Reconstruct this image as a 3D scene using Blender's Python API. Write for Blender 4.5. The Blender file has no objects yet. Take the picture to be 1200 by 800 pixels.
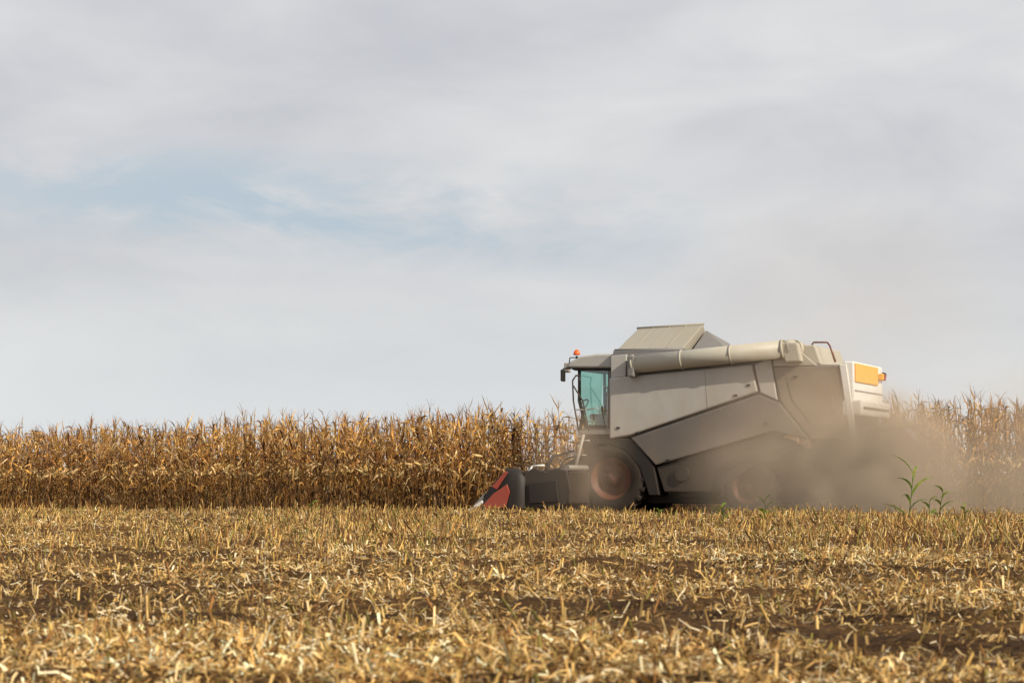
import bpy, math, random
import numpy as np
from mathutils import Vector
random.seed(7); rng=np.random.default_rng(7)
scene=bpy.context.scene
CH=0.8; YAW=math.radians(20); C=math.cos(YAW); S=math.sin(YAW); X0=4.54; Y0=48.0

# ------------------------------------------------------------------ helpers
def link(o,parent=None):
    scene.collection.objects.link(o)
    if parent is not None: o.parent=parent
    return o
def mk(name,verts,faces,mat,parent=None,smooth=False,bevel=0):
    me=bpy.data.meshes.new(name); me.from_pydata([tuple(v) for v in verts],[],faces); me.update()
    import bmesh
    bm=bmesh.new(); bm.from_mesh(me); bmesh.ops.recalc_face_normals(bm,faces=bm.faces); bm.to_mesh(me); bm.free()
    if mat: me.materials.append(mat)
    if smooth:
        for p in me.polygons: p.use_smooth=True
    o=bpy.data.objects.new(name,me); link(o,parent)
    if bevel:
        m=o.modifiers.new('b','BEVEL'); m.width=bevel; m.segments=2; m.limit_method='ANGLE'
    return o
def np_mesh(name,V,F,Cc,mat,parent=None,smooth=False):
    me=bpy.data.meshes.new(name)
    V=np.ascontiguousarray(V,dtype=np.float32); F=np.ascontiguousarray(F,dtype=np.int32)
    me.vertices.add(len(V)); me.vertices.foreach_set('co',V.ravel())
    me.loops.add(F.size); me.loops.foreach_set('vertex_index',F.ravel())
    me.polygons.add(len(F)); me.polygons.foreach_set('loop_start',np.arange(len(F),dtype=np.int32)*F.shape[1])
    if smooth: me.polygons.foreach_set('use_smooth',np.ones(len(F),dtype=bool))
    me.update(calc_edges=True)
    if Cc is not None:
        a=me.color_attributes.new('Col','FLOAT_COLOR','POINT')
        c4=np.ones((len(V),4),dtype=np.float32); c4[:,:3]=Cc
        a.data.foreach_set('color',c4.ravel())
    me.materials.append(mat)
    return link(bpy.data.objects.new(name,me),parent)

def newmat(name):
    m=bpy.data.materials.new(name); m.use_nodes=True
    nt=m.node_tree; b=nt.nodes['Principled BSDF']; return m,nt,b
def N(nt,t,**k):
    n=nt.nodes.new(t)
    for a,v in k.items(): setattr(n,a,v)
    return n
def paint(name,col,rough=0.5,dust=0.5,dcol=(0.36,0.27,0.17),spec=0.4,metal=0):
    m,nt,b=newmat(name); L=nt.links.new
    tc=N(nt,'ShaderNodeTexCoord'); no=N(nt,'ShaderNodeTexNoise'); no.inputs['Scale'].default_value=1.6; no.inputs['Detail'].default_value=7; no.inputs['Roughness'].default_value=.68
    mp=N(nt,'ShaderNodeMapping'); mp.inputs['Scale'].default_value=(1,1,.45)
    L(tc.outputs['Object'],mp.inputs[0]); L(mp.outputs[0],no.inputs['Vector'])
    sp=N(nt,'ShaderNodeSeparateXYZ'); L(tc.outputs['Object'],sp.inputs[0])
    mr=N(nt,'ShaderNodeMapRange'); mr.inputs[1].default_value=3.2; mr.inputs[2].default_value=0.3; mr.inputs[3].default_value=-.12; mr.inputs[4].default_value=.3
    L(sp.outputs['Z'],mr.inputs[0])
    mr3=N(nt,'ShaderNodeMapRange'); mr3.inputs[1].default_value=-1; mr3.inputs[2].default_value=2.6; mr3.inputs[3].default_value=-.05; mr3.inputs[4].default_value=.18; L(sp.outputs['X'],mr3.inputs[0])
    ad0=N(nt,'ShaderNodeMath',operation='ADD'); L(mr.outputs[0],ad0.inputs[0]); L(mr3.outputs[0],ad0.inputs[1])
    ad=N(nt,'ShaderNodeMath',operation='ADD'); L(no.outputs[0],ad.inputs[0]); L(ad0.outputs[0],ad.inputs[1])
    m2=N(nt,'ShaderNodeMapRange'); m2.inputs[1].default_value=.35; m2.inputs[2].default_value=.9; m2.inputs[3].default_value=dust*.25; m2.inputs[4].default_value=min(1,dust*1.7)
    L(ad.outputs[0],m2.inputs[0])
    mx=N(nt,'ShaderNodeMix',data_type='RGBA'); mx.inputs[6].default_value=(*col,1); mx.inputs[7].default_value=(*dcol,1)
    L(m2.outputs[0],mx.inputs[0]); L(mx.outputs[2],b.inputs['Base Color'])
    b.inputs['Roughness'].default_value=rough; b.inputs['Metallic'].default_value=metal
    b.inputs['Specular IOR Level'].default_value=spec
    n2=N(nt,'ShaderNodeTexNoise'); n2.inputs['Scale'].default_value=2.2; L(tc.outputs['Object'],n2.inputs['Vector'])
    bp=N(nt,'ShaderNodeBump'); bp.inputs['Strength'].default_value=.2; bp.inputs['Distance'].default_value=.05; L(n2.outputs[0],bp.inputs['Height']); L(bp.outputs[0],b.inputs['Normal'])
    return m
def vcol_mat(name,rough=.85,trans=0.0,nscale=9):
    m,nt,b=newmat(name); L=nt.links.new
    at=N(nt,'ShaderNodeAttribute',attribute_name='Col')
    tc=N(nt,'ShaderNodeTexCoord'); no=N(nt,'ShaderNodeTexNoise'); no.inputs['Scale'].default_value=nscale; no.inputs['Detail'].default_value=3; L(tc.outputs['Object'],no.inputs['Vector'])
    mr=N(nt,'ShaderNodeMapRange'); mr.inputs[1].default_value=.3; mr.inputs[2].default_value=.7; mr.inputs[3].default_value=.55; mr.inputs[4].default_value=1.3; L(no.outputs[0],mr.inputs[0])
    vm=N(nt,'ShaderNodeVectorMath',operation='SCALE'); L(at.outputs['Color'],vm.inputs[0]); L(mr.outputs[0],vm.inputs['Scale'])
    L(vm.outputs[0],b.inputs['Base Color']); b.inputs['Roughness'].default_value=rough; b.inputs['Specular IOR Level'].default_value=.2
    if trans>0:
        t=N(nt,'ShaderNodeBsdfTranslucent'); L(vm.outputs[0],t.inputs[0]); ms=N(nt,'ShaderNodeMixShader'); ms.inputs[0].default_value=trans
        L(b.outputs[0],ms.inputs[1]); L(t.outputs[0],ms.inputs[2]); L(ms.outputs[0],nt.nodes['Material Output'].inputs[0])
    return m

_dirs=[(rng.uniform(0,2*math.pi),rng.uniform(0,6.28)) for _ in range(24)]
def snoise(x,y,f,k=0,n=6):
    r=0
    for i in range(n):
        a,p=_dirs[(i+k)%24]; ff=f*(0.7+.13*i)
        r=r+np.sin(ff*(x*math.cos(a)+y*math.sin(a))+p*(i+1+k))
    return r/n
def uw(x,y):
    dx=x-X0; dy=y-Y0
    return dx*C-dy*S, dx*S+dy*C
def bandf(x,y):
    u,w=uw(x,y); return np.clip((np.sin(w*.95+1.6*snoise(x,y,.3,5))*.35+.9*snoise(u*.2,w,1.9,9)+.8*snoise(x,y,1.3,13)),-1,1)
def hgt(x,y):
    u,w=uw(x,y)
    near=np.clip((75-np.hypot(x,y-20))/30,0,1)
    h=.045*snoise(x,y,.9,3)+.045*snoise(x,y,3.1,7)+.04*snoise(x,y,8,11)+.016*snoise(x,y,19,4)+.035*np.sin(w*2*math.pi/.75+snoise(x,y,.5,2))+.035*bandf(x,y)
    return h*near

# ------------------------------------------------------------------ ground
def axis(lo,hi,step,ext):
    a=list(np.arange(lo,hi,step)); s=step; b=[]; v=hi
    while v<hi+ext: b.append(v); s*=1.35; v+=s
    s=step; v=lo; pre=[]
    while v>lo-ext:
        s*=1.35; v-=s; pre.append(v)
    return np.array(pre[::-1]+a+b)
xs=axis(-22,22,.11,1500); ys=axis(3,62,.11,2500)
GX,GY=np.meshgrid(xs,ys); GZ=hgt(GX,GY)
V=np.stack([GX.ravel(),GY.ravel(),GZ.ravel()],1)
nx=len(xs); ny=len(ys); i,j=np.meshgrid(np.arange(nx-1),np.arange(ny-1)); a=(j*nx+i).ravel()
F=np.stack([a,a+1,a+nx+1,a+nx],1)
m,nt,b=newmat('field_soil'); L=nt.links.new
tc=N(nt,'ShaderNodeTexCoord')
n1=N(nt,'ShaderNodeTexNoise'); n1.inputs['Scale'].default_value=22; n1.inputs['Detail'].default_value=8; n1.inputs['Roughness'].default_value=.75
n2=N(nt,'ShaderNodeTexNoise'); n2.inputs['Scale'].default_value=.5; n2.inputs['Detail'].default_value=4
mp=N(nt,'ShaderNodeMapping'); mp.inputs['Rotation'].default_value=(0,0,math.radians(20)); mp.inputs['Scale'].default_value=(.25,1.5,1)
L(tc.outputs['Object'],mp.inputs[0]); L(mp.outputs[0],n2.inputs['Vector']); L(tc.outputs['Object'],n1.inputs['Vector'])
cr=N(nt,'ShaderNodeValToRGB'); e=cr.color_ramp.elements
e[0].position=.40; e[0].color=(.035,.019,.009,1); e[1].position=.68; e[1].color=(.38,.22,.08,1)
q=e.new(.54); q.color=(.13,.07,.028,1)
mm=N(nt,'ShaderNodeMath',operation='MULTIPLY_ADD'); mm.inputs[1].default_value=.4; L(n2.outputs[0],mm.inputs[0])
ms=N(nt,'ShaderNodeMath',operation='MULTIPLY'); ms.inputs[1].default_value=.6; L(n1.outputs[0],ms.inputs[0]); L(ms.outputs[0],mm.inputs[2])
L(mm.outputs[0],cr.inputs[0]); L(cr.outputs[0],b.inputs['Base Color']); b.inputs['Roughness'].default_value=.95; b.inputs['Specular IOR Level'].default_value=.1
bp=N(nt,'ShaderNodeBump'); bp.inputs['Strength'].default_value=.9; bp.inputs['Distance'].default_value=.05; L(n1.outputs[0],bp.inputs['Height']); L(bp.outputs[0],b.inputs['Normal'])
np_mesh('ground',V,F,None,m,smooth=True)

# ------------------------------------------------------------------ straw litter
straw_pal=np.array([(.68,.44,.16),(.80,.58,.28),(.54,.32,.10),(.36,.19,.06),(.20,.10,.03),(.62,.40,.14),(.92,.75,.47),(.28,.20,.06)])
n=600000
Y=6.5+46.5*rng.uniform(0,1,n)**1.15; X=rng.uniform(-1,1,n)*(Y*.25+2.0)
bd=bandf(X,Y); cl=snoise(X,Y,9,2)+.6*snoise(X,Y,17,19)
keep=rng.uniform(0,1,n)<np.clip(.42+.5*bd+.6*cl,.05,1)
u,w=uw(X,Y); keep&=~((w>-1.0)&(u<-5.5)); X=X[keep];Y=Y[keep];bd=bd[keep]; n=len(X)
ln=rng.uniform(.018,.08,n)*rng.choice([1,1,1,1.9],n); wd=rng.uniform(.003,.009,n)*rng.choice([1,1,1.8],n)
yaw=rng.uniform(0,2*math.pi,n); pit=rng.normal(0,.33,n); up=rng.uniform(0,1,n)<.10; pit[up]=rng.uniform(.5,1.4,up.sum())
d=np.stack([np.cos(yaw)*np.cos(pit),np.sin(yaw)*np.cos(pit),np.sin(pit)],1)
s=np.stack([-np.sin(yaw),np.cos(yaw),rng.normal(0,.6,n)],1); s/=np.linalg.norm(s,axis=1)[:,None]
base=np.stack([X,Y,hgt(X,Y)+rng.uniform(.002,.04,n)+np.abs(np.sin(pit))*ln*.5],1)
V=np.zeros((n,6,3)); 
bend=rng.normal(0,.18,n)*ln
for k,t in enumerate((-.5,0,.5)):
    p=base+d*(ln*t)[:,None]; p[:,2]+=bend*(1-4*t*t)
    V[:,2*k]=p-s*(wd/2)[:,None]; V[:,2*k+1]=p+s*(wd/2)[:,None]
o=(np.arange(n)*6)[:,None]
F=np.concatenate([o+np.array([0,1,3,2]),o+np.array([2,3,5,4])],0)
col=straw_pal[rng.integers(0,8,n)]*rng.uniform(.7,1.15,n)[:,None]*(1+.3*bd)[:,None]
np_mesh('straw_litter',V.reshape(-1,3),F,np.repeat(np.clip(col,0,.95),6,axis=0),vcol_mat('dry_straw',trans=.1))

# ------------------------------------------------------------------ standing stubble
us=np.arange(-40,36,.12); ws=np.arange(-46,4,.5)
U,W=np.meshgrid(us,ws); U=U.ravel()+rng.normal(0,.06,U.size); W=W.ravel()+rng.normal(0,.08,W.size)
X=X0+U*C+W*S; Y=Y0-U*S+W*C
cl=snoise(X,Y,1.7,8)
keep=(Y>7)&(np.abs(X)<Y*.25+2)&~((W>-1.1)&(U<-5.2))&(rng.uniform(0,1,len(X))<.6+.5*cl)
X=X[keep];Y=Y[keep]; far=np.clip((Y-17)/10,0,1)
m2=9000; Ye=rng.uniform(24,50,m2); Xe=rng.uniform(-1,1,m2)*(Ye*.25+2); u,w=uw(Xe,Ye); k=~((w>-1.1)&(u<-5.2))&(snoise(Xe,Ye,1.1,15)+.6*bandf(Xe,Ye)>-.1); X=np.concatenate([X,Xe[k]]);Y=np.concatenate([Y,Ye[k]]);far=np.concatenate([far,np.ones(k.sum())])
n=len(X); hh=rng.uniform(.04,.13,n)*(1-far)+rng.uniform(.04,.2,n)*far*(1+.5*snoise(X,Y,1.1,15))
r=rng.uniform(.004,.011,n); tx=rng.normal(0,.36,n); ty=rng.normal(0,.36,n)
Z=hgt(X,Y)-.02
V=np.zeros((n,8,3))
for k in range(4):
    a=k*math.pi/2+.4
    V[:,k]=np.stack([X+r*math.cos(a),Y+r*math.sin(a),Z],1)
    V[:,4+k]=np.stack([X+r*.85*math.cos(a)+tx*hh,Y+r*.85*math.sin(a)+ty*hh,Z+hh*(1+.12*(k%2))],1)
o=(np.arange(n)*8)[:,None]
F=np.concatenate([o+np.array([k,(k+1)%4,4+(k+1)%4,4+k]) for k in range(4)]+[o+np.array([4,5,6,7])],0)
pal=np.array([(.56,.35,.10),(.44,.26,.08),(.64,.43,.16),(.24,.20,.045),(.34,.16,.05),(.16,.08,.028)])
col=pal[rng.integers(0,6,n)]*rng.uniform(.65,1.15,n)[:,None]
np_mesh('corn_stubble',V.reshape(-1,3),F,np.repeat(col,8,axis=0),vcol_mat('stubble_stem'))

# ------------------------------------------------------------------ corn crop
leafpal=[(.58,.29,.065),(.40,.18,.04),(.68,.40,.12),(.22,.095,.027),(.82,.57,.27),(.50,.24,.06),(.10,.045,.018),(.60,.34,.095)]
def corn_variant(rg):
    V=[];F=[];Cc=[]
    def add(vs,fs,c):
        b=len(V); V.extend(vs); F.extend([[b+i for i in f] for f in fs]); Cc.extend([c]*len(vs))
    H=rg.uniform(1.52,1.9); bx=rg.uniform(-.12,.12); by=rg.uniform(-.12,.12)
    def stem(t): return np.array([bx*t*t,by*t*t,H*t])
    segs=6; vs=[];fs=[]
    for i in range(segs+1):
        t=i/segs; r=.012*(1-.55*t); p=stem(t)
        for k in range(4): vs.append(p+r*np.array([math.cos(k*1.5708),math.sin(k*1.5708),0]))
    for i in range(segs):
        for k in range(4): fs.append([i*4+k,i*4+(k+1)%4,i*4+4+(k+1)%4,i*4+4+k])
    add(vs,fs,(.30,.155,.05))
    plane=rg.uniform(0,6.28); nl=rg.integers(14,19)
    for l in range(nl):
        t=.12+.86*l/(nl-1); az=plane+math.pi*(l%2)+rg.normal(0,.6); Ln=rg.uniform(.25,.58)*(1 if t<.85 else .8); wdt=rg.uniform(.02,.05)
        th=math.radians(rg.uniform(8,32)); tend=math.radians(rg.uniform(120,179)) if t<.8 else math.radians(rg.uniform(10,115))
        p=stem(t).copy(); sg=7; vs=[];fs=[]; tw=rg.normal(0,.8); dtw=rg.normal(0,.6)
        azz=az; brk=rg.uniform(.15,.5)
        for i in range(sg+1):
            f=i/sg; ang=th+(tend-th)*min(1,max(0,(f-brk*.5)/(.15+brk*.5))); azz+=rg.normal(0,.16)
            dv=np.array([math.cos(azz)*math.sin(ang),math.sin(azz)*math.sin(ang),math.cos(ang)])
            sv=np.array([-math.sin(azz),math.cos(azz),0]); nv=np.cross(dv,sv); tw+=dtw*.35
            sd=sv*math.cos(tw)+nv*math.sin(tw)
            ww=wdt*(.55+.9*f if f<.4 else max(.02,.95*(1-f)/.6))*.5*rg.uniform(.75,1.2)
            vs.append(p-sd*ww); vs.append(p+sd*ww)
            p=p+dv*Ln/sg+rg.normal(0,.007,3)
        for i in range(sg): fs.append([2*i,2*i+1,2*i+3,2*i+2])
        low_shade=.42+.62*min(1,t*1.4)      # leaf colour darkened toward the base, standing in for shade inside the crop
        add(vs,fs,np.array(leafpal[rg.integers(0,8)])*rg.uniform(.75,1.15)*low_shade)
    for q in range(rg.integers(4,7)):
        az=rg.uniform(0,6.28); ang=rg.uniform(.03,.55) if q else .05; Ln=rg.uniform(.14,.27); p=stem(1).copy(); vs=[];fs=[]
        for i in range(4):
            a2=ang+.2*i; dv=np.array([math.cos(az)*math.sin(a2),math.sin(az)*math.sin(a2),math.cos(a2)]); sv=np.array([-math.sin(az+.6),math.cos(az+.6),0])
            ww=.005*(1-.2*i); vs+= [p-sv*ww,p+sv*ww]; p=p+dv*Ln/3
        for i in range(3): fs.append([2*i,2*i+1,2*i+3,2*i+2])
        add(vs,fs,(.28,.16,.065))
    t=rg.uniform(.48,.6); az=rg.uniform(0,6.28); p=stem(t); ang=rg.uniform(.4,2.7)
    dv=np.array([math.cos(az)*math.sin(ang),math.sin(az)*math.sin(ang),math.cos(ang)]); sv=np.array([-math.sin(az),math.cos(az),0]); nv=np.cross(dv,sv)
    vs=[];fs=[]
    for i,(f,r) in enumerate(((0,.012),(.25,.028),(.6,.028),(1,.006))):
        for k in range(6): vs.append(p+dv*.22*f+(sv*math.cos(k*1.047)+nv*math.sin(k*1.047))*r)
    for i in range(3):
        for k in range(6): fs.append([i*6+k,i*6+(k+1)%6,i*6+6+(k+1)%6,i*6+6+k])
    add(vs,fs,(.72,.50,.22) if rg.uniform()<.7 else (.6,.32,.07))
    return np.array(V),np.array(F),np.array(Cc)
NV=18
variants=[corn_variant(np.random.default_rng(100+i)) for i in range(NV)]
pos=[]
for r_ in range(14):
    w=-1.05+.75*r_
    for u in np.arange(-34,-5.05,.16): pos.append((u,w))
for r_ in range(9):
    w=4.5+.7*r_
    for u in np.arange(-5.0,18,.16): pos.append((u,w))
pos=np.array(pos); pos+=rng.normal(0,.06,pos.shape); n=len(pos)
X=X0+pos[:,0]*C+pos[:,1]*S; Y=Y0-pos[:,0]*S+pos[:,1]*C
vid=rng.integers(0,NV,n); rot=rng.uniform(0,6.28,n); sc=(1.06+.0125*X)*rng.normal(1,.065,n)*(1+.045*snoise(X,Y,1.6,6)); lean=rng.normal(0,.08,(n,2))
VV=[];FF=[];CC=[];off=0
for i in range(NV):
    k=np.where(vid==i)[0]; v,f,c=variants[i]
    cs=np.cos(rot[k])[:,None]; sn=np.sin(rot[k])[:,None]; s_=sc[k][:,None]
    x=(v[None,:,0]*cs-v[None,:,1]*sn)*s_; y=(v[None,:,0]*sn+v[None,:,1]*cs)*s_; z=v[None,:,2]*s_
    x=x+z*lean[k,0:1]+X[k][:,None]; y=y+z*lean[k,1:2]+Y[k][:,None]; z=z-.02
    P_=np.stack([x,y,z],2).reshape(-1,3); VV.append(P_)
    FF.append((f[None]+(np.arange(len(k))*len(v))[:,None,None]).reshape(-1,4)+off); off+=len(P_)
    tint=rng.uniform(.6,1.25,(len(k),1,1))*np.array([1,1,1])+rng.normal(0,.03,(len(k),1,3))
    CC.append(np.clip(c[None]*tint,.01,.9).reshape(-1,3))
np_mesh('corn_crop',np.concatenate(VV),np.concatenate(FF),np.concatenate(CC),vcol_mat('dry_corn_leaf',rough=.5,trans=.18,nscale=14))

# ------------------------------------------------------------------ weeds
weedm=vcol_mat('green_weed',rough=.6,trans=.35)
def weed(x,y,h,seed,nl=7):
    rg=np.random.default_rng(seed); V=[];F=[];Cc=[]
    z0=float(hgt(np.array([x]),np.array([y]))[0]); bx=rg.uniform(-.15,.15)
    for s_ in range(7):
        t=s_/6; 
        for k in range(4): V.append((x+bx*t*h+.01*(1-.6*t)*math.cos(k*1.57),y+.01*(1-.6*t)*math.sin(k*1.57),z0+h*.75*t)); Cc.append((.12,.17,.04))
    for s_ in range(6):
        for k in range(4): F.append([s_*4+k,s_*4+(k+1)%4,s_*4+4+(k+1)%4,s_*4+4+k])
    for l in range(nl):
        t=.1+.9*l/(nl-1); p=np.array([x+bx*t*h,y,z0+h*.75*t]); az=(0 if l%2 else math.pi)+rg.normal(0,.5); Ln=h*rg.uniform(.35,.6); a=math.radians(rg.uniform(15,35)); ae=math.radians(rg.uniform(80,150)); b=len(V)
        for i in range(7):
            f=i/6; an=a+(ae-a)*f; dv=np.array([math.cos(az)*math.sin(an),math.sin(az)*math.sin(an),math.cos(an)]); sv=np.array([-math.sin(az+.7),math.cos(az+.7),.3]); ww=.024*math.sin(math.pi*(.12+.86*f))
            V.append(p-sv*ww); V.append(p+sv*ww); Cc+= [(.16+.08*rg.uniform(),.22+.06*rg.uniform(),.04)]*2; p=p+dv*Ln/6
        for i in range(6): F.append([b+2*i,b+2*i+1,b+2*i+3,b+2*i+2])
    np_mesh('weed_plant',np.array(V),np.array(F),np.array(Cc),weedm)
def gp(px,d): return (px-600)/2750*d
for i,(px,d,h,nl) in enumerate([(1063,39,1.1,7),(1098,41,.66,5),(1087,39,.55,4),(900,39,.46,6),(848,40,.4,6),(770,42,.25,5),(365,44,.3,4),(893,38.5,.28,5),(1130,41.5,.3,4)]):
    weed(gp(px,d),d,h,50+i,nl)

# ------------------------------------------------------------------ combine harvester
comb=bpy.data.objects.new('combine_harvester',None); link(comb); comb.location=(X0,Y0,0); comb.rotation_euler=(0,0,-YAW)
def P(a,b,w=0.0):
    "image pixel (a right, b down) cast through the camera -> metres along / up on the plane w metres in from the near side"
    t=(a-600)/2750; u=(Y0*t+t*w*C-X0-w*S)/(C+t*S); z=CH+(556-b)*(Y0-u*S+w*C)/2750  # image pixel a, b projected along its camera ray onto plane w
    return u,z
def prism(name,pts,w0,w1,mat,bevel=.015,ref=None):
    ref=w0 if ref is None else ref
    q=[P(a,b,ref) for a,b in pts]; n=len(q)
    vs=[(u,w0,z) for u,z in q]+[(u,w1,z) for u,z in q]
    fs=[list(range(n)),list(range(2*n-1,n-1,-1))]+[[i,(i+1)%n,n+(i+1)%n,n+i] for i in range(n)]
    return mk(name,vs,fs,mat,comb,bevel=bevel)
def tube(name,pts,r,mat,seg=10,parent=comb,smooth=True):
    V=[];F=[]
    for a,b in zip(pts[:-1],pts[1:]):
        a=Vector(a); b=Vector(b); q=(b-a).to_track_quat('Z','Y'); o=len(V)
        for e_ in (a,b):
            for k in range(seg): V.append(e_+q@Vector((r*math.cos(2*math.pi*k/seg),r*math.sin(2*math.pi*k/seg),0)))
        for k in range(seg): F.append([o+k,o+(k+1)%seg,o+seg+(k+1)%seg,o+seg+k])
        F.append([o+k for k in range(seg)][::-1]); F.append([o+seg+k for k in range(seg)])
    o=mk(name,V,F,mat,parent)
    if smooth:
        for p in o.data.polygons:
            if len(p.vertices)==4: p.use_smooth=True
    return o
def T(a,b,w): u,z=P(a,b,w); return (u,w,z)
def box(name,u0,u1,w0,w1,z0,z1,mat,bevel=.01):
    vs=[(x,y,z) for x in(u0,u1) for y in(w0,w1) for z in(z0,z1)]
    return mk(name,vs,[[0,1,3,2],[4,6,7,5],[0,4,5,1],[2,3,7,6],[0,2,6,4],[1,5,7,3]],mat,comb,bevel=bevel)

light=paint('paint_pale_grey',(.45,.445,.415),.5,.42)
mid=paint('paint_mid_grey',(.17,.17,.17),.5,.3)
stripe=paint('paint_stripe_grey',(.10,.10,.105),.5,.35,(.24,.175,.11))
rearp=paint('paint_rear_grey',(.16,.145,.13),.6,.65,(.24,.155,.085))
dark=paint('paint_dark_grey',(.028,.026,.024),.6,.3,(.09,.058,.034))
white=paint('paint_white',(.80,.79,.75),.45,.12)
tan=paint('tank_cover_grey',(.32,.305,.25),.7,.45)
tubem=paint('auger_paint',(.44,.42,.35),.5,.4)
black=paint('black_plastic',(.012,.011,.01),.6,.2,(.06,.04,.025))
red=paint('red_paint',(.34,.02,.012),.5,.15)
rim=paint('rim_red',(.15,.025,.015),.6,.35,(.11,.07,.04))
orange=paint('orange_panel',(.88,.42,.06),.5,.1)
rubber=paint('tyre_rubber',(.013,.012,.011),.85,.3,(.055,.036,.022))
beaconm=paint('beacon_orange',(.85,.13,.02),.3,0)
metal=paint('bare_metal',(.40,.38,.35),.45,.4)
gm,nt,b=newmat('cab_glass'); L=nt.links.new
tr=N(nt,'ShaderNodeBsdfTransparent'); tr.inputs[0].default_value=(.50,.74,.67,1); gl=N(nt,'ShaderNodeBsdfGlossy'); gl.inputs['Roughness'].default_value=.03; gl.inputs[0].default_value=(.8,.92,.9,1)
mx=N(nt,'ShaderNodeMixShader'); mx.inputs[0].default_value=.16; L(tr.outputs[0],mx.inputs[1]); L(gl.outputs[0],mx.inputs[2]); L(mx.outputs[0],nt.nodes['Material Output'].inputs[0])

prism('core_body',[(717,416),(905,404),(926,402),(958,427),(990,427),(998,486),(985,516),(940,514),(905,502),(767,544),(740,512),(717,513)],.12,2.88,mid)
prism('upper_side_panel',[(714,443),(881,427),(888,459),(738,510),(714,514)],-.03,.11,light,.03)
prism('stripe_panel',[(739,513),(889,462),(913,472),(948,515),(905,505),(768,545)],-.02,.11,stripe,.025)
prism('lower_side_panel',[(769,547),(905,507),(935,518),(905,530),(838,576),(778,576)],.06,.118,dark,.02)
prism('pillar_panel',[(884,427),(903,419),(911,469),(891,460)],-.025,.11,light,.02)
prism('rear_side_panel',[(906,430),(986,428),(996,486),(985,515),(951,515),(915,470)],-.01,.11,rearp,.02)
prism('front_tank_wall',[(716,417),(734,415),(733,441),(716,443)],-.0,.11,light,.01)
prism('tank_shoulder',[(906,403),(926,401),(957,428),(907,429)],.0,.11,tubem,.01)
for i,(a0,b0,a1,b1) in enumerate([(826,434,829,480)]):
    tube('panel_seam_%d'%i,[T(a0,b0,-.03),T(a1,b1,-.03)],.004,mid,6)
for i,(a,b) in enumerate([(722,500),(875,450),(745,506),(860,462),(895,495),(780,538),(930,440),(975,480)]):
    prism('latch_%d'%i,[(a,b),(a+4,b),(a+4,b+2.5),(a,b+2.5)],-.045,-.028,black,0)
prism('rear_access_door',[(922,440),(972,437),(980,500),(955,502),(928,468)],-.022,-.012,rearp,.004)
ub0=P(723,411,.3)[0]; ub1=P(800,408,.3)[0]; zb=P(760,410,.3)[1]; zr0=P(752,385,1.5)[1]; zr1=P(829,380,1.5)[1]
mk('tank_cover',[(ub0,.25,zb),(ub1,.25,zb),(ub1+.12,1.5,zr1),(ub0+.1,1.5,zr0),(ub0,2.75,zb),(ub1,2.75,zb)],[[0,1,2,3],[3,2,5,4],[1,5,2],[0,3,4],[0,4,5,1]],tan,comb,bevel=.02)
for k in range(1,4):
    uu=ub0+(ub1-ub0)*k/4
    tube('cover_rib_%d'%k,[(uu,.25,zb+.005),(uu+.1,1.5,zr0+(zr1-zr0)*k/4+.005)],.012,tan,6)
tube('cover_eave',[(ub0-.03,.24,zb),(ub1+.03,.24,zb)],.03,mid,8)
tube('cover_ridge',[(ub0+.08,1.5,zr0+.01),(ub1+.14,1.5,zr1+.01)],.025,tan,8)
box('tank_rim',ub0-.05,ub1+.5,.2,2.8,P(760,417,.3)[1],zb-.005,mid)
mk('hopper_back_wall',[(ub1+.1,.6,zb-.05),(ub1+.1,2.5,zb-.05),(ub1+.16,1.6,zr1-.12),(ub1+1.0,2.5,zb-.1),(ub1+1.0,.6,zb-.1)],[[0,1,2],[2,1,3],[2,3,4],[0,2,4]],mid,comb)
p0=T(742,427,-.12); p1=T(918,409,-.12)
tube('unloading_auger',[p0,p1],.185,tubem,28)
for k in (0,.33,.66,1):
    c=Vector(p0).lerp(Vector(p1),k); dd=(Vector(p1)-Vector(p0)).normalized()
    tube('auger_flange_%d'%int(k*10),[c-dd*.02,c+dd*.02],.2,tubem,28)
box('auger_cradle',P(738,430,-.1)[0],P(746,430,-.1)[0],-.3,.1,P(740,442,-.1)[1],P(740,417,-.1)[1],mid,.03)
tube('auger_elbow',[p1,T(930,408,.05),T(937,411,.35)],.18,tubem,20)
prism('auger_spout',[(912,400),(935,401),(940,424),(920,425)],-.22,-.0,tubem,.04)
prism('engine_deck',[(932,404),(955,404),(963,427),(930,427)],.15,2.6,tubem,.03)
box('air_intake',P(945,400,1.5)[0],P(968,400,1.5)[0],1.2,2.2,P(950,424,1.2)[1],P(950,408,1.2)[1],mid,.04)
tube('deck_rail',[T(952,404,.4),T(954,401,.4),T(970,401,.4),T(973,405,.4),T(979,424,.4)],.018,rim,8)
tube('deck_rail_far',[T(960,412,1.6),T(976,412,1.6),T(980,424,1.6)],.016,rim,8)
ur=P(1001,450,0)[0]
box('rear_hood',ur-.22,ur,.0,2.95,P(995,472,0)[1],P(995,423,0)[1],white,.035)
zo0=P(1003,447,0)[1]; zo1=P(1003,425,0)[1]
box('orange_board',ur+.003,ur+.03,.06,2.35,zo0,zo1,orange,.008)
box('rear_ledge',ur-.25,ur+.16,-.02,2.97,P(1001,487,0)[1],P(1001,468,0)[1],white,.04)
box('ledge_groove',ur+.161,ur+.17,.15,2.8,P(1001,479,0)[1],P(1001,476,0)[1],dark,0)
box('hood_seam',ur+.002,ur+.012,.06,2.9,P(1001,458,0)[1],P(1001,456.5,0)[1],mid,0)
for i,wv in enumerate((2.5,2.72)):
    box('tail_lamp_%d'%i,ur+.0,ur+.10,wv,wv+.14,zo0+.12,zo0+.26,orange if i==0 else red,.02)
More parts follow.
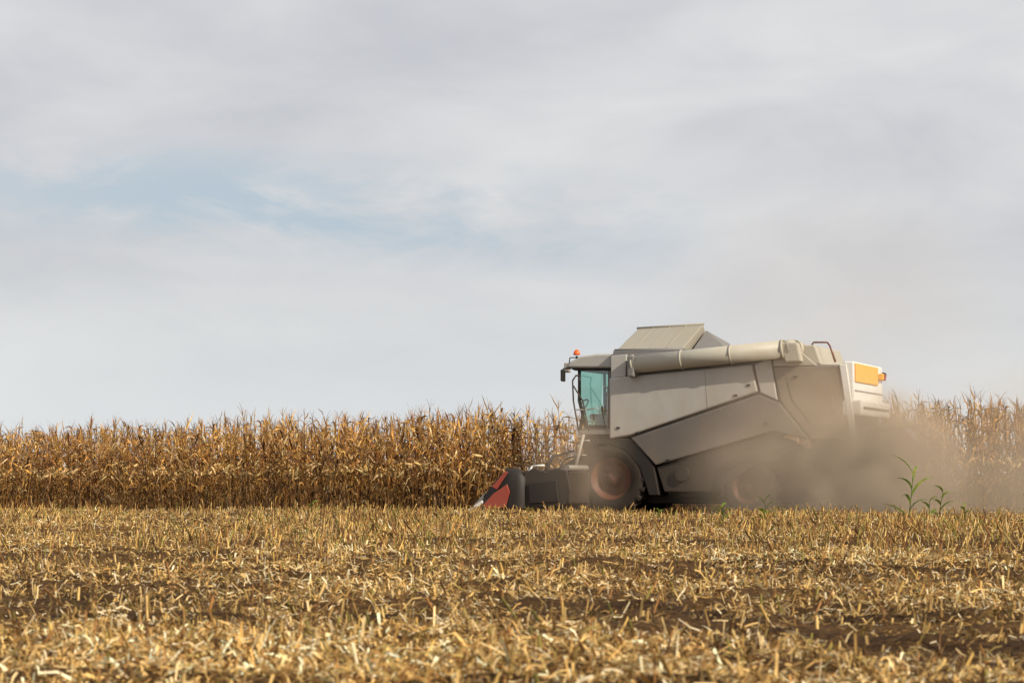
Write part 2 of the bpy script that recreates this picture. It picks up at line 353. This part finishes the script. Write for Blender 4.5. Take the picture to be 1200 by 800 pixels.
box('marker_lamp_arm',ur-.05,ur+.06,2.9,3.12,zo0+.2,zo0+.3,black,.02)
prism('hood_side_strip',[(984,427),(992,427),(1004,515),(997,517)],-.03,.01,white,.01)
prism('straw_hood',[(950,516),(997,487),(1004,520),(998,560),(955,560)],.3,2.7,dark,.04)
prism('chopper',[(985,520),(1018,532),(1016,560),(990,566)],.4,2.6,dark,.03)
for i in range(5):
    wv=.5+.45*i; prism('spreader_vane_%d'%i,[(1012,535),(1032,552),(1030,566),(1010,562)],wv,wv+.03,dark,0,ref=.5)
prism('chassis',[(725,515),(800,545),(905,530),(985,520),(990,566),(930,590),(760,590),(722,560)],.62,2.42,black,.03)
tube('front_axle',[(P(712,562,.2)[0],.2,.72),(P(712,562,.2)[0],2.8,.72)],.12,dark,12)
tube('rear_axle',[(P(873,571,.2)[0],.3,.55),(P(873,571,.2)[0],2.7,.55)],.09,dark,12)
prism('fuel_tank',[(790,548),(838,540),(842,582),(795,584)],.3,.9,black,.05)
tube('drive_belt_pulley',[(P(800,545,.1)[0],.0,P(800,555,.1)[1]),(P(800,545,.1)[0],.08,P(800,555,.1)[1])],.15,dark,24)
prism('rear_wheel_arch',[(838,574),(842,548),(866,533),(900,532),(930,520),(936,524),(905,540),(868,541),(850,553),(846,576)],.02,.7,black,.01)
def wheel(name,cu,cw,R,Wd,z):
    prof=[(0,-.30*Wd),(.16*R,-.30*Wd),(.17*R,-.2*Wd),(.42*R,-.14*Wd),(.5*R,-.36*Wd),(.56*R,-.44*Wd)]
    def lathe(nm,prof,mat,par,seg=44):
        V=[];F=[]
        for r,y in prof:
            for k in range(seg):
                a=2*math.pi*k/seg; V.append((r*math.cos(a),y,r*math.sin(a)))
        for i in range(len(prof)-1):
            for k in range(seg): F.append([i*seg+k,i*seg+(k+1)%seg,(i+1)*seg+(k+1)%seg,(i+1)*seg+k])
        return mk(nm,V,F,mat,par,smooth=True)
    e_=bpy.data.objects.new(name,None); link(e_,comb); e_.location=(cu,cw,z)
    pr=[(max(r,.001),y) for r,y in prof]
    lathe('rim_outer',pr,rim,e_); lathe('rim_inner',[(r,-y) for r,y in pr],rim,e_)
    ty=[(.55*R,-.42*Wd),(.62*R,-.5*Wd),(.78*R,-.53*Wd),(.9*R,-.5*Wd),(.95*R,-.4*Wd),(.96*R,0),(.95*R,.4*Wd),(.9*R,.5*Wd),(.78*R,.53*Wd),(.62*R,.5*Wd),(.55*R,.42*Wd)]
    lathe('tyre',ty,rubber,e_)
    V=[];F=[]; nl=22
    for sd in (-1,1):
        for k in range(nl):
            a0=2*math.pi*(k+(.5 if sd>0 else 0))/nl
            o=len(V)
            for (yy,aa) in ((.02,.17),(.52,-.02)):
                for rr in (.86 if yy>.3 else .93,1.0):
                    for da in (-.045,.045):
                        a=a0+aa+da; V.append((rr*R*math.cos(a),sd*yy*Wd,rr*R*math.sin(a)))
            F+= [[o+i for i in f] for f in ([0,1,3,2],[4,6,7,5],[0,4,5,1],[2,3,7,6],[0,2,6,4],[1,5,7,3])]
    mk('tyre_lugs',V,F,rubber,e_)
    V=[];F=[]
    for k in range(8):
        a=k*math.pi/4; cx=.26*R*math.cos(a); cz=.26*R*math.sin(a); o=len(V)
        for yy in (-.15*Wd,-.24*Wd):
            for q in range(6): V.append((cx+.025*math.cos(q*1.047),yy,cz+.025*math.sin(q*1.047)))
        F.append([o+6+q for q in range(6)]); F+=[[o+q,o+(q+1)%6,o+6+(q+1)%6,o+6+q] for q in range(6)]
    mk('wheel_bolts',V,F,dark,e_)
fu=P(713,562,-.1)[0]; ru=P(874,570,.0)[0]
wheel('front_wheel_near',fu,.30,.78,.56,.72); wheel('front_wheel_far',fu,2.74,.78,.56,.72)
wheel('rear_wheel_near',ru,.34,.58,.42,.53); wheel('rear_wheel_far',ru,2.7,.58,.42,.53)
# cab
cabz0=P(690,505,.62)[1]
prism('cab_roof',[(664,431),(667,424),(681,417),(700,414.5),(717,414),(717,431)],.5,2.5,light,.04)
prism('cab_roof_underside',[(668,431.5),(716,431.5),(716,434),(673,434)],.56,2.44,black,.01)
prism('cab_floor',[(684,500),(717,500),(717,514),(682,514)],.6,2.4,mid,.02)
u_fb,z_fb=P(686,500,.62); u_ft,z_ft=P(679,434,.62); u_rb,_=P(716,500,.62); u_m,z_m=P(679,470,.62)
for nm,wv in (('side_glass_near',.63),('side_glass_far',2.37)):
    mk(nm,[(u_fb,wv,z_fb),(u_rb,wv,z_fb),(u_rb,wv,z_ft),(u_ft,wv,z_ft),(u_m,wv,z_m)],[[0,1,2,3,4]],gm,comb)
mk('windscreen',[(u_fb-.0,.66,z_fb),(u_fb,2.34,z_fb),(u_m-.06,2.34,z_m),(u_m-.06,.66,z_m),(u_ft-.02,2.34,z_ft),(u_ft-.02,.66,z_ft)],[[0,1,2,3],[3,2,4,5]],gm,comb)
for wv in (.62,2.38):
    tube('cab_front_pillar',[(u_fb,wv,z_fb),(u_m,wv,z_m),(u_ft,wv,z_ft)],.035,black,8)
    tube('cab_rear_pillar',[(u_rb-.02,wv,z_fb),(u_rb-.02,wv,z_ft)],.05,mid,8)
    tube('door_sill',[(u_fb,wv,z_fb),(u_rb,wv,z_fb)],.035,black,8)
tube('door_handle',[T(706,476,.56),T(706,486,.56)],.02,black,6)
uc=P(704,480,1.4)[0]
box('seat_cushion',uc-.2,uc+.2,1.2,1.75,cabz0+.25,cabz0+.38,black,.04); box('seat_back',uc+.15,uc+.28,1.2,1.75,cabz0+.35,cabz0+.85,black,.04)
box('seat_base',uc-.1,uc+.15,1.3,1.65,cabz0,cabz0+.25,dark,.02)
tube('steering_column',[(uc-.5,1.48,cabz0),(uc-.4,1.48,cabz0+.55)],.04,black,8)
ring=[(uc-.4+.06*math.sin(a),1.48+.2*math.cos(a),cabz0+.6+.1*math.sin(a)) for a in [k*math.pi/8 for k in range(17)]]
tube('steering_wheel',ring,.018,black,6)
tube('beacon_stem',[T(676,424,.8),T(676,417,.8)],.025,black,8)
bc=Vector(T(676,417,.8)); V=[];F=[]
for i in range(6):
    f=i/5; rr=.075*math.cos(f*1.45); zz=.02+.12*math.sin(f*1.5)
    for k in range(14): V.append(bc+Vector((rr*math.cos(k*.4488),rr*math.sin(k*.4488),zz)))
for i in range(5):
    for k in range(14): F.append([i*14+k,i*14+(k+1)%14,(i+1)*14+(k+1)%14,(i+1)*14+k])
F.append([70+k for k in range(14)]); F.append([k for k in range(14)][::-1])
mk('beacon_lens',V,F,beaconm,comb,smooth=True)
for i,wv in enumerate((.6,1.0,2.0,2.4)):
    box('work_lamp_%d'%i,P(662,430,wv)[0],P(666,430,wv)[0]+.04,wv-.07,wv+.07,P(664,432,.6)[1],P(664,425,.6)[1],metal,.02)
tube('beacon_rail',[T(667,426,.55),T(668,419,.55),T(684,419,.55)],.012,black,6)
tube('mirror_arm',[T(668,430,.5),T(660,432,.25),T(660,446,.2)],.014,black,6)
box('mirror',P(660,445,.2)[0]-.025,P(660,445,.2)[0]+.025,.08,.3,P(660,447,.2)[1],P(660,433,.2)[1],black,.02)
prism('platform',[(676,504),(716,504),(716,509),(678,509)],.02,.6,mid,.01)
for wv in (-.22,.05):
    tube('ladder_rail',[T(684,509,wv),T(671,560,wv),T(664,594,wv)],.032,light,8)
for k in range(5):
    a=684-20*k/4.6; b_=516+78*k/4.6; uu,zz=P(a,b_,-.1)
    box('ladder_step_%d'%k,uu-.07,uu+.1,-.21,.04,zz-.015,zz+.015,metal,.004)
tube('handrail_front',[T(678,505,.03),T(672,470,.03),T(671,446,.03),T(675,440,.1),T(680,440,.55)],.018,dark,8)
tube('handrail_mid',[T(690,505,.03),T(683,470,.03),T(672,452,.03)],.016,dark,8)
tube('handrail_rear',[T(712,504,.03),T(712,455,.03),T(708,452,.03),T(708,452,.55)],.014,metal,8)
tube('handrail_brace',[T(675,480,.03),T(688,480,.03),T(700,478,.03)],.012,metal,8)
prism('wheel_arch',[(690,514),(742,514),(766,546),(772,580),(760,580),(750,548),(733,528),(712,520),(690,522)],.0,.75,black,.02)
prism('wheel_arch_inner',[(680,512),(768,514),(772,585),(735,588),(690,560)],.76,.95,black,.02)
prism('feeder_house',[(700,520),(722,540),(716,575),(640,592),(640,556)],.95,2.05,dark,.03)
tube('lift_cylinder',[T(705,578,.8),T(655,580,.8)],.05,metal,10)
# corn header
prism('header_frame',[(622,556),(640,549),(668,552),(668,590),(640,596),(618,594)],-1.25,4.25,dark,.03)
prism('header_end_plate',[(614,552),(626,548),(640,553),(650,548),(664,551),(668,574),(660,592),(612,596)],-1.32,-1.26,dark,.02)
prism('header_end_guard',[(618,566),(652,562),(655,588),(620,590)],-1.38,-1.33,black,.02)
tube('header_top_tube',[(P(664,548,-1.25)[0],-1.25,P(664,548,-1.25)[1]),(P(664,548,-1.25)[0],4.25,P(664,548,-1.25)[1])],.06,mid,12)
ua,za=P(628,575,-1.2)
tube('header_auger',[(ua-.25,-1.2,.6),(ua-.25,4.2,.6)],.2,metal,20)
V=[];F=[]; ns=150
for i in range(ns+1):
    w_=-1.15+5.3*i/ns; a=w_*8.5*(1 if w_<1.5 else -1)
    for rr in (.19,.31): V.append((ua-.25+rr*math.cos(a),w_,.6+rr*math.sin(a)))
for i in range(ns): F.append([2*i,2*i+1,2*i+3,2*i+2])
mk('auger_flighting',V,F,metal,comb)
tube('header_hose',[T(640,549,-1.1),T(648,535,-.2),T(672,528,.9)],.025,black,8)
tube('header_hose_b',[T(655,549,-.8),T(662,538,.0),T(680,532,.9)],.02,black,8)
tube('header_guard_rail',[T(619,553,-1.3),T(624,546,-1.3),T(638,545,-1.3)],.022,white,8)
def loft(name,secs,mat):
    V=[];F=[]; K=11
    for (u,w,z0,z1,hw) in secs:
        for k in range(K):
            a=math.pi*k/(K-1); V.append((u,w-hw*math.cos(a),z0+(z1-z0)*math.sin(a)**.8))
    for i in range(len(secs)-1):
        for k in range(K-1): F.append([i*K+k,i*K+k+1,(i+1)*K+k+1,(i+1)*K+k])
    F.append([ (len(secs)-1)*K+k for k in range(K)])
    return mk(name,V,F,mat,comb,smooth=True)
def divider(name,w,hs,mt):
    ref=-1.3; pts=[(545,600,600.5,.01),(556,592,600,.05),(568,578,598,.1),(582,560,596,.15),(594,549,595,.19),(606,548,595,.2),(616,557,595,.2)]
    secs=[]
    for a,t,bm_,hw in pts:
        u,z1=P(a,t,ref); _,z0=P(a,bm_,ref); z0=max(.03,z0); secs.append((u,w,z0,z0+(z1-z0)*hs,hw))
    loft(name,secs,mt); loft(name+'_tip',[(s[0]-.02,s[1],s[2]-.01,s[3]+.02,s[4]+.012) for s in secs[:3]],metal)
divider('end_divider',-1.25,1,black); divider('end_divider_far',4.25,1,black)
for i in range(6): divider('row_snout_%d'%i,-1.25+.916*(i+.5)+.0,.72,red)
prism('divider_red_panel',[(566,591),(578,578),(594,567),(597,576),(592,594),(568,597)],-1.475,-1.44,red,.01)
prism('divider_red_top',[(576,570),(592,552),(595,553),(582,573)],-1.455,-1.42,red,.006)
prism('divider_edge_strip',[(548,598),(564,586),(566,589),(551,600)],-1.42,-1.36,white,.004)
um,zm=P(1066,510,1.6)
tube('warning_arm',[(ur-.1,1.6,zm+.12),(um,1.6,zm+.14)],.02,black,8)
sm,nt,b=newmat('warning_stripes'); L=nt.links.new
tc=N(nt,'ShaderNodeTexCoord'); wv=N(nt,'ShaderNodeTexWave',bands_direction='DIAGONAL'); wv.inputs['Scale'].default_value=2.2; L(tc.outputs['Object'],wv.inputs[0])
cr=N(nt,'ShaderNodeValToRGB'); cr.color_ramp.interpolation='CONSTANT'; cr.color_ramp.elements[0].color=(.85,.82,.78,1); cr.color_ramp.elements[1].position=.55; cr.color_ramp.elements[1].color=(.5,.04,.05,1)
L(wv.outputs[0],cr.inputs[0]); L(cr.outputs[0],b.inputs['Base Color']); b.inputs['Roughness'].default_value=.5
mk('warning_board',[(um-.12,1.57,zm+.14),(um+.08,1.57,zm+.12),(um+.17,1.57,zm-.12),(um-.03,1.57,zm-.16),(um-.12,1.6,zm+.14),(um+.08,1.6,zm+.12),(um+.17,1.6,zm-.12),(um-.03,1.6,zm-.16)],[[0,1,2,3],[7,6,5,4],[0,4,5,1],[1,5,6,2],[2,6,7,3],[3,7,4,0]],sm,comb)
# chopped straw thrown out behind the chopper
n=1500; V=np.zeros((n,4,3)); q=rng.uniform(0,1,n)**1.3
x=.95+q*4.2+1.2*rng.uniform(-1,1,n); y=rng.uniform(-.6,3.2,n); z=.12+rng.uniform(0,1,n)**1.8*1.2*(1-.4*q)
for k in range(4): V[:,k]=np.stack([x,y,z],1)
dv=rng.normal(0,1,(n,3)); dv/=np.linalg.norm(dv,axis=1)[:,None]; sv=np.cross(dv,rng.normal(0,1,(n,3))); sv/=np.linalg.norm(sv,axis=1)[:,None]
ll=rng.uniform(.01,.03,n)[:,None]; wl=rng.uniform(.003,.008,n)[:,None]
V[:,0]+=-dv*ll-sv*wl; V[:,1]+=dv*ll-sv*wl; V[:,2]+=dv*ll+sv*wl; V[:,3]+=-dv*ll+sv*wl
np_mesh('flying_chaff',V.reshape(-1,3),np.arange(n*4).reshape(n,4),np.repeat(straw_pal[rng.integers(0,8,n)],4,axis=0),vcol_mat('chaff'),parent=comb)

# ------------------------------------------------------------------ dust
dustp=bpy.data.objects.new('dust_cloud',None); link(dustp)
def dustvol(name,loc,rad,dens,seed,col=(1.0,.78,.56),ns=1.6,con=(.30,.68)):
    m=bpy.data.materials.new(name); m.use_nodes=True; nt=m.node_tree; nt.nodes.clear(); L=nt.links.new
    out=N(nt,'ShaderNodeOutputMaterial'); pv=N(nt,'ShaderNodeVolumePrincipled'); L(pv.outputs[0],out.inputs['Volume'])
    pv.inputs['Color'].default_value=(*col,1); pv.inputs['Anisotropy'].default_value=-.35
    tc=N(nt,'ShaderNodeTexCoord'); ln=N(nt,'ShaderNodeVectorMath',operation='LENGTH'); L(tc.outputs['Object'],ln.inputs[0])
    mr=N(nt,'ShaderNodeMapRange',interpolation_type='SMOOTHSTEP'); mr.inputs[1].default_value=1; mr.inputs[2].default_value=.1; mr.inputs[3].default_value=0; mr.inputs[4].default_value=1; L(ln.outputs['Value'],mr.inputs[0])
    no=N(nt,'ShaderNodeTexNoise'); no.inputs['Scale'].default_value=ns; no.inputs['Detail'].default_value=2.5; no.inputs['Distortion'].default_value=.6
    ad=N(nt,'ShaderNodeVectorMath',operation='ADD'); ad.inputs[1].default_value=(seed*3.1,seed*1.7,seed); L(tc.outputs['Object'],ad.inputs[0]); L(ad.outputs[0],no.inputs['Vector'])
    m2=N(nt,'ShaderNodeMapRange'); m2.inputs[1].default_value=con[0]; m2.inputs[2].default_value=con[1]; m2.inputs[3].default_value=0; m2.inputs[4].default_value=1.6; L(no.outputs[0],m2.inputs[0])
    mu=N(nt,'ShaderNodeMath',operation='MULTIPLY'); L(mr.outputs[0],mu.inputs[0]); L(m2.outputs[0],mu.inputs[1])
    m3=N(nt,'ShaderNodeMath',operation='MULTIPLY'); m3.inputs[1].default_value=dens; L(mu.outputs[0],m3.inputs[0]); L(m3.outputs[0],pv.inputs['Density'])
    try: m.cycles.volume_step_rate=2.0
    except Exception as ex: print(ex)
    bpy.ops.mesh.primitive_uv_sphere_add(segments=24,ring_count=16,radius=1,location=loc); o=bpy.context.object; o.name=name; o.scale=rad; o.data.materials.append(m); o.parent=dustp
dustvol('dust_rear',(7.2,45.9,.6),(2.1,1.9,2.2),2.3,1)
dustvol('dust_trail',(11.6,46.8,.3),(6.5,3.6,3.3),.36,2,con=(.22,.75))
dustvol('dust_side',(5.7,45.9,1.1),(2.9,1.4,2.7),.75,3)
dustvol('dust_plume',(7.0,49.5,3.4),(5.5,4,4.2),.055,4)
dustvol('dust_front',(1.4,48.6,1.1),(1.4,1.8,2.1),.2,5)

# ------------------------------------------------------------------ sun, sky, camera
src=Vector((.72,-.55,.60)).normalized(); el=math.asin(src.z); az=math.atan2(src.x,src.y)
sun=bpy.data.lights.new('sun','SUN'); sun.energy=5.0; sun.angle=math.radians(.6); sun.color=(1,.90,.75)
so=bpy.data.objects.new('sun',sun); link(so); so.rotation_euler=(-src).to_track_quat('-Z','Y').to_euler(); so.location=(20,-20,30)
world=bpy.data.worlds.new('World'); scene.world=world; world.use_nodes=True; nt=world.node_tree; nt.nodes.clear(); L=nt.links.new
out=N(nt,'ShaderNodeOutputWorld'); sky=N(nt,'ShaderNodeTexSky',sky_type='NISHITA'); sky.sun_disc=False; sky.sun_elevation=el; sky.sun_rotation=az; sky.dust_density=1.5
bg1=N(nt,'ShaderNodeBackground'); bg1.inputs[1].default_value=.09; L(sky.outputs[0],bg1.inputs[0])
bg2=N(nt,'ShaderNodeBackground'); bg2.inputs[1].default_value=1
tc=N(nt,'ShaderNodeTexCoord'); sp=N(nt,'ShaderNodeSeparateXYZ'); L(tc.outputs['Generated'],sp.inputs[0])
def noise(scale,mscale,loc,detail=6,rough=.55,rot=0,dist=0):
    mp=N(nt,'ShaderNodeMapping'); mp.inputs['Scale'].default_value=mscale; mp.inputs['Location'].default_value=loc; mp.inputs['Rotation'].default_value=(0,rot,0); L(tc.outputs['Generated'],mp.inputs[0])
    no=N(nt,'ShaderNodeTexNoise'); no.inputs['Scale'].default_value=scale; no.inputs['Detail'].default_value=detail; no.inputs['Roughness'].default_value=rough; no.inputs['Distortion'].default_value=dist
    L(mp.outputs[0],no.inputs['Vector']); return no.outputs[0]
def math_(op,a,b=None,c=None,clamp=False):
    n_=N(nt,'ShaderNodeMath',operation=op); n_.use_clamp=clamp
    for i,v in enumerate((a,b,c)):
        if v is None: continue
        if isinstance(v,(int,float)): n_.inputs[i].default_value=v
        else: L(v,n_.inputs[i])
    return n_.outputs[0]
big=noise(3.2,(1,1,3.0),(.3,1.1,.2),4,.5,.12,.3); fine=noise(9,(1,1,2.6),(2,.5,1),6,.55,.25,.4)
comb_n=math_('ADD',math_('MULTIPLY',big,.6),math_('MULTIPLY',fine,.4))
cr=N(nt,'ShaderNodeValToRGB'); e=cr.color_ramp.elements; e[0].position=.36; e[0].color=(.565,.57,.61,1); e[1].position=.62; e[1].color=(.79,.785,.785,1)
L(comb_n,cr.inputs[0])
hz=N(nt,'ShaderNodeMapRange',interpolation_type='SMOOTHSTEP'); hz.inputs[1].default_value=.11; hz.inputs[2].default_value=0; hz.inputs[3].default_value=0; hz.inputs[4].default_value=.9; L(sp.outputs['Z'],hz.inputs[0])
mh=N(nt,'ShaderNodeMix',data_type='RGBA'); mh.inputs[7].default_value=(.79,.82,.84,1); L(hz.outputs[0],mh.inputs[0]); L(cr.outputs[0],mh.inputs[6])
cz=math_('MULTIPLY_ADD',sp.outputs['X'],-.06,.108)
dz=math_('DIVIDE',math_('SUBTRACT',sp.outputs['Z'],cz),.026)
gz=math_('SUBTRACT',1,math_('MULTIPLY',dz,dz),clamp=True)
dx=math_('DIVIDE',math_('ADD',sp.outputs['X'],.09),.185)
gx=math_('SUBTRACT',1,math_('MULTIPLY',dx,dx),clamp=True)
wn=noise(14,(1,1,2.4),(5,3,.4),7,.62,.2,.5)
nm=N(nt,'ShaderNodeMapRange'); nm.inputs[1].default_value=.38; nm.inputs[2].default_value=.58; L(wn,nm.inputs[0])
gap=math_('MULTIPLY',math_('MULTIPLY',gz,gx),nm.outputs[0])
mb=N(nt,'ShaderNodeMix',data_type='RGBA'); mb.inputs[7].default_value=(.50,.59,.67,1); L(math_('MULTIPLY',gap,1.1,clamp=True),mb.inputs[0]); L(mh.outputs[2],mb.inputs[6]); L(mb.outputs[2],bg2.inputs[0])
mx=N(nt,'ShaderNodeMixShader'); mx.inputs[0].default_value=.9; L(bg1.outputs[0],mx.inputs[1]); L(bg2.outputs[0],mx.inputs[2]); L(mx.outputs[0],out.inputs[0])

cam=bpy.data.cameras.new('camera'); cam.lens=82.5; cam.sensor_width=36; cam.clip_end=6000; cam.clip_start=.1
cam.dof.use_dof=True; cam.dof.focus_distance=46; cam.dof.aperture_fstop=5.6
co=bpy.data.objects.new('camera',cam); link(co); co.location=(0,0,CH); co.rotation_euler=(math.radians(90+3.247),0,0); scene.camera=co
scene.view_settings.view_transform='Standard'; scene.view_settings.look='None'; scene.view_settings.exposure=0
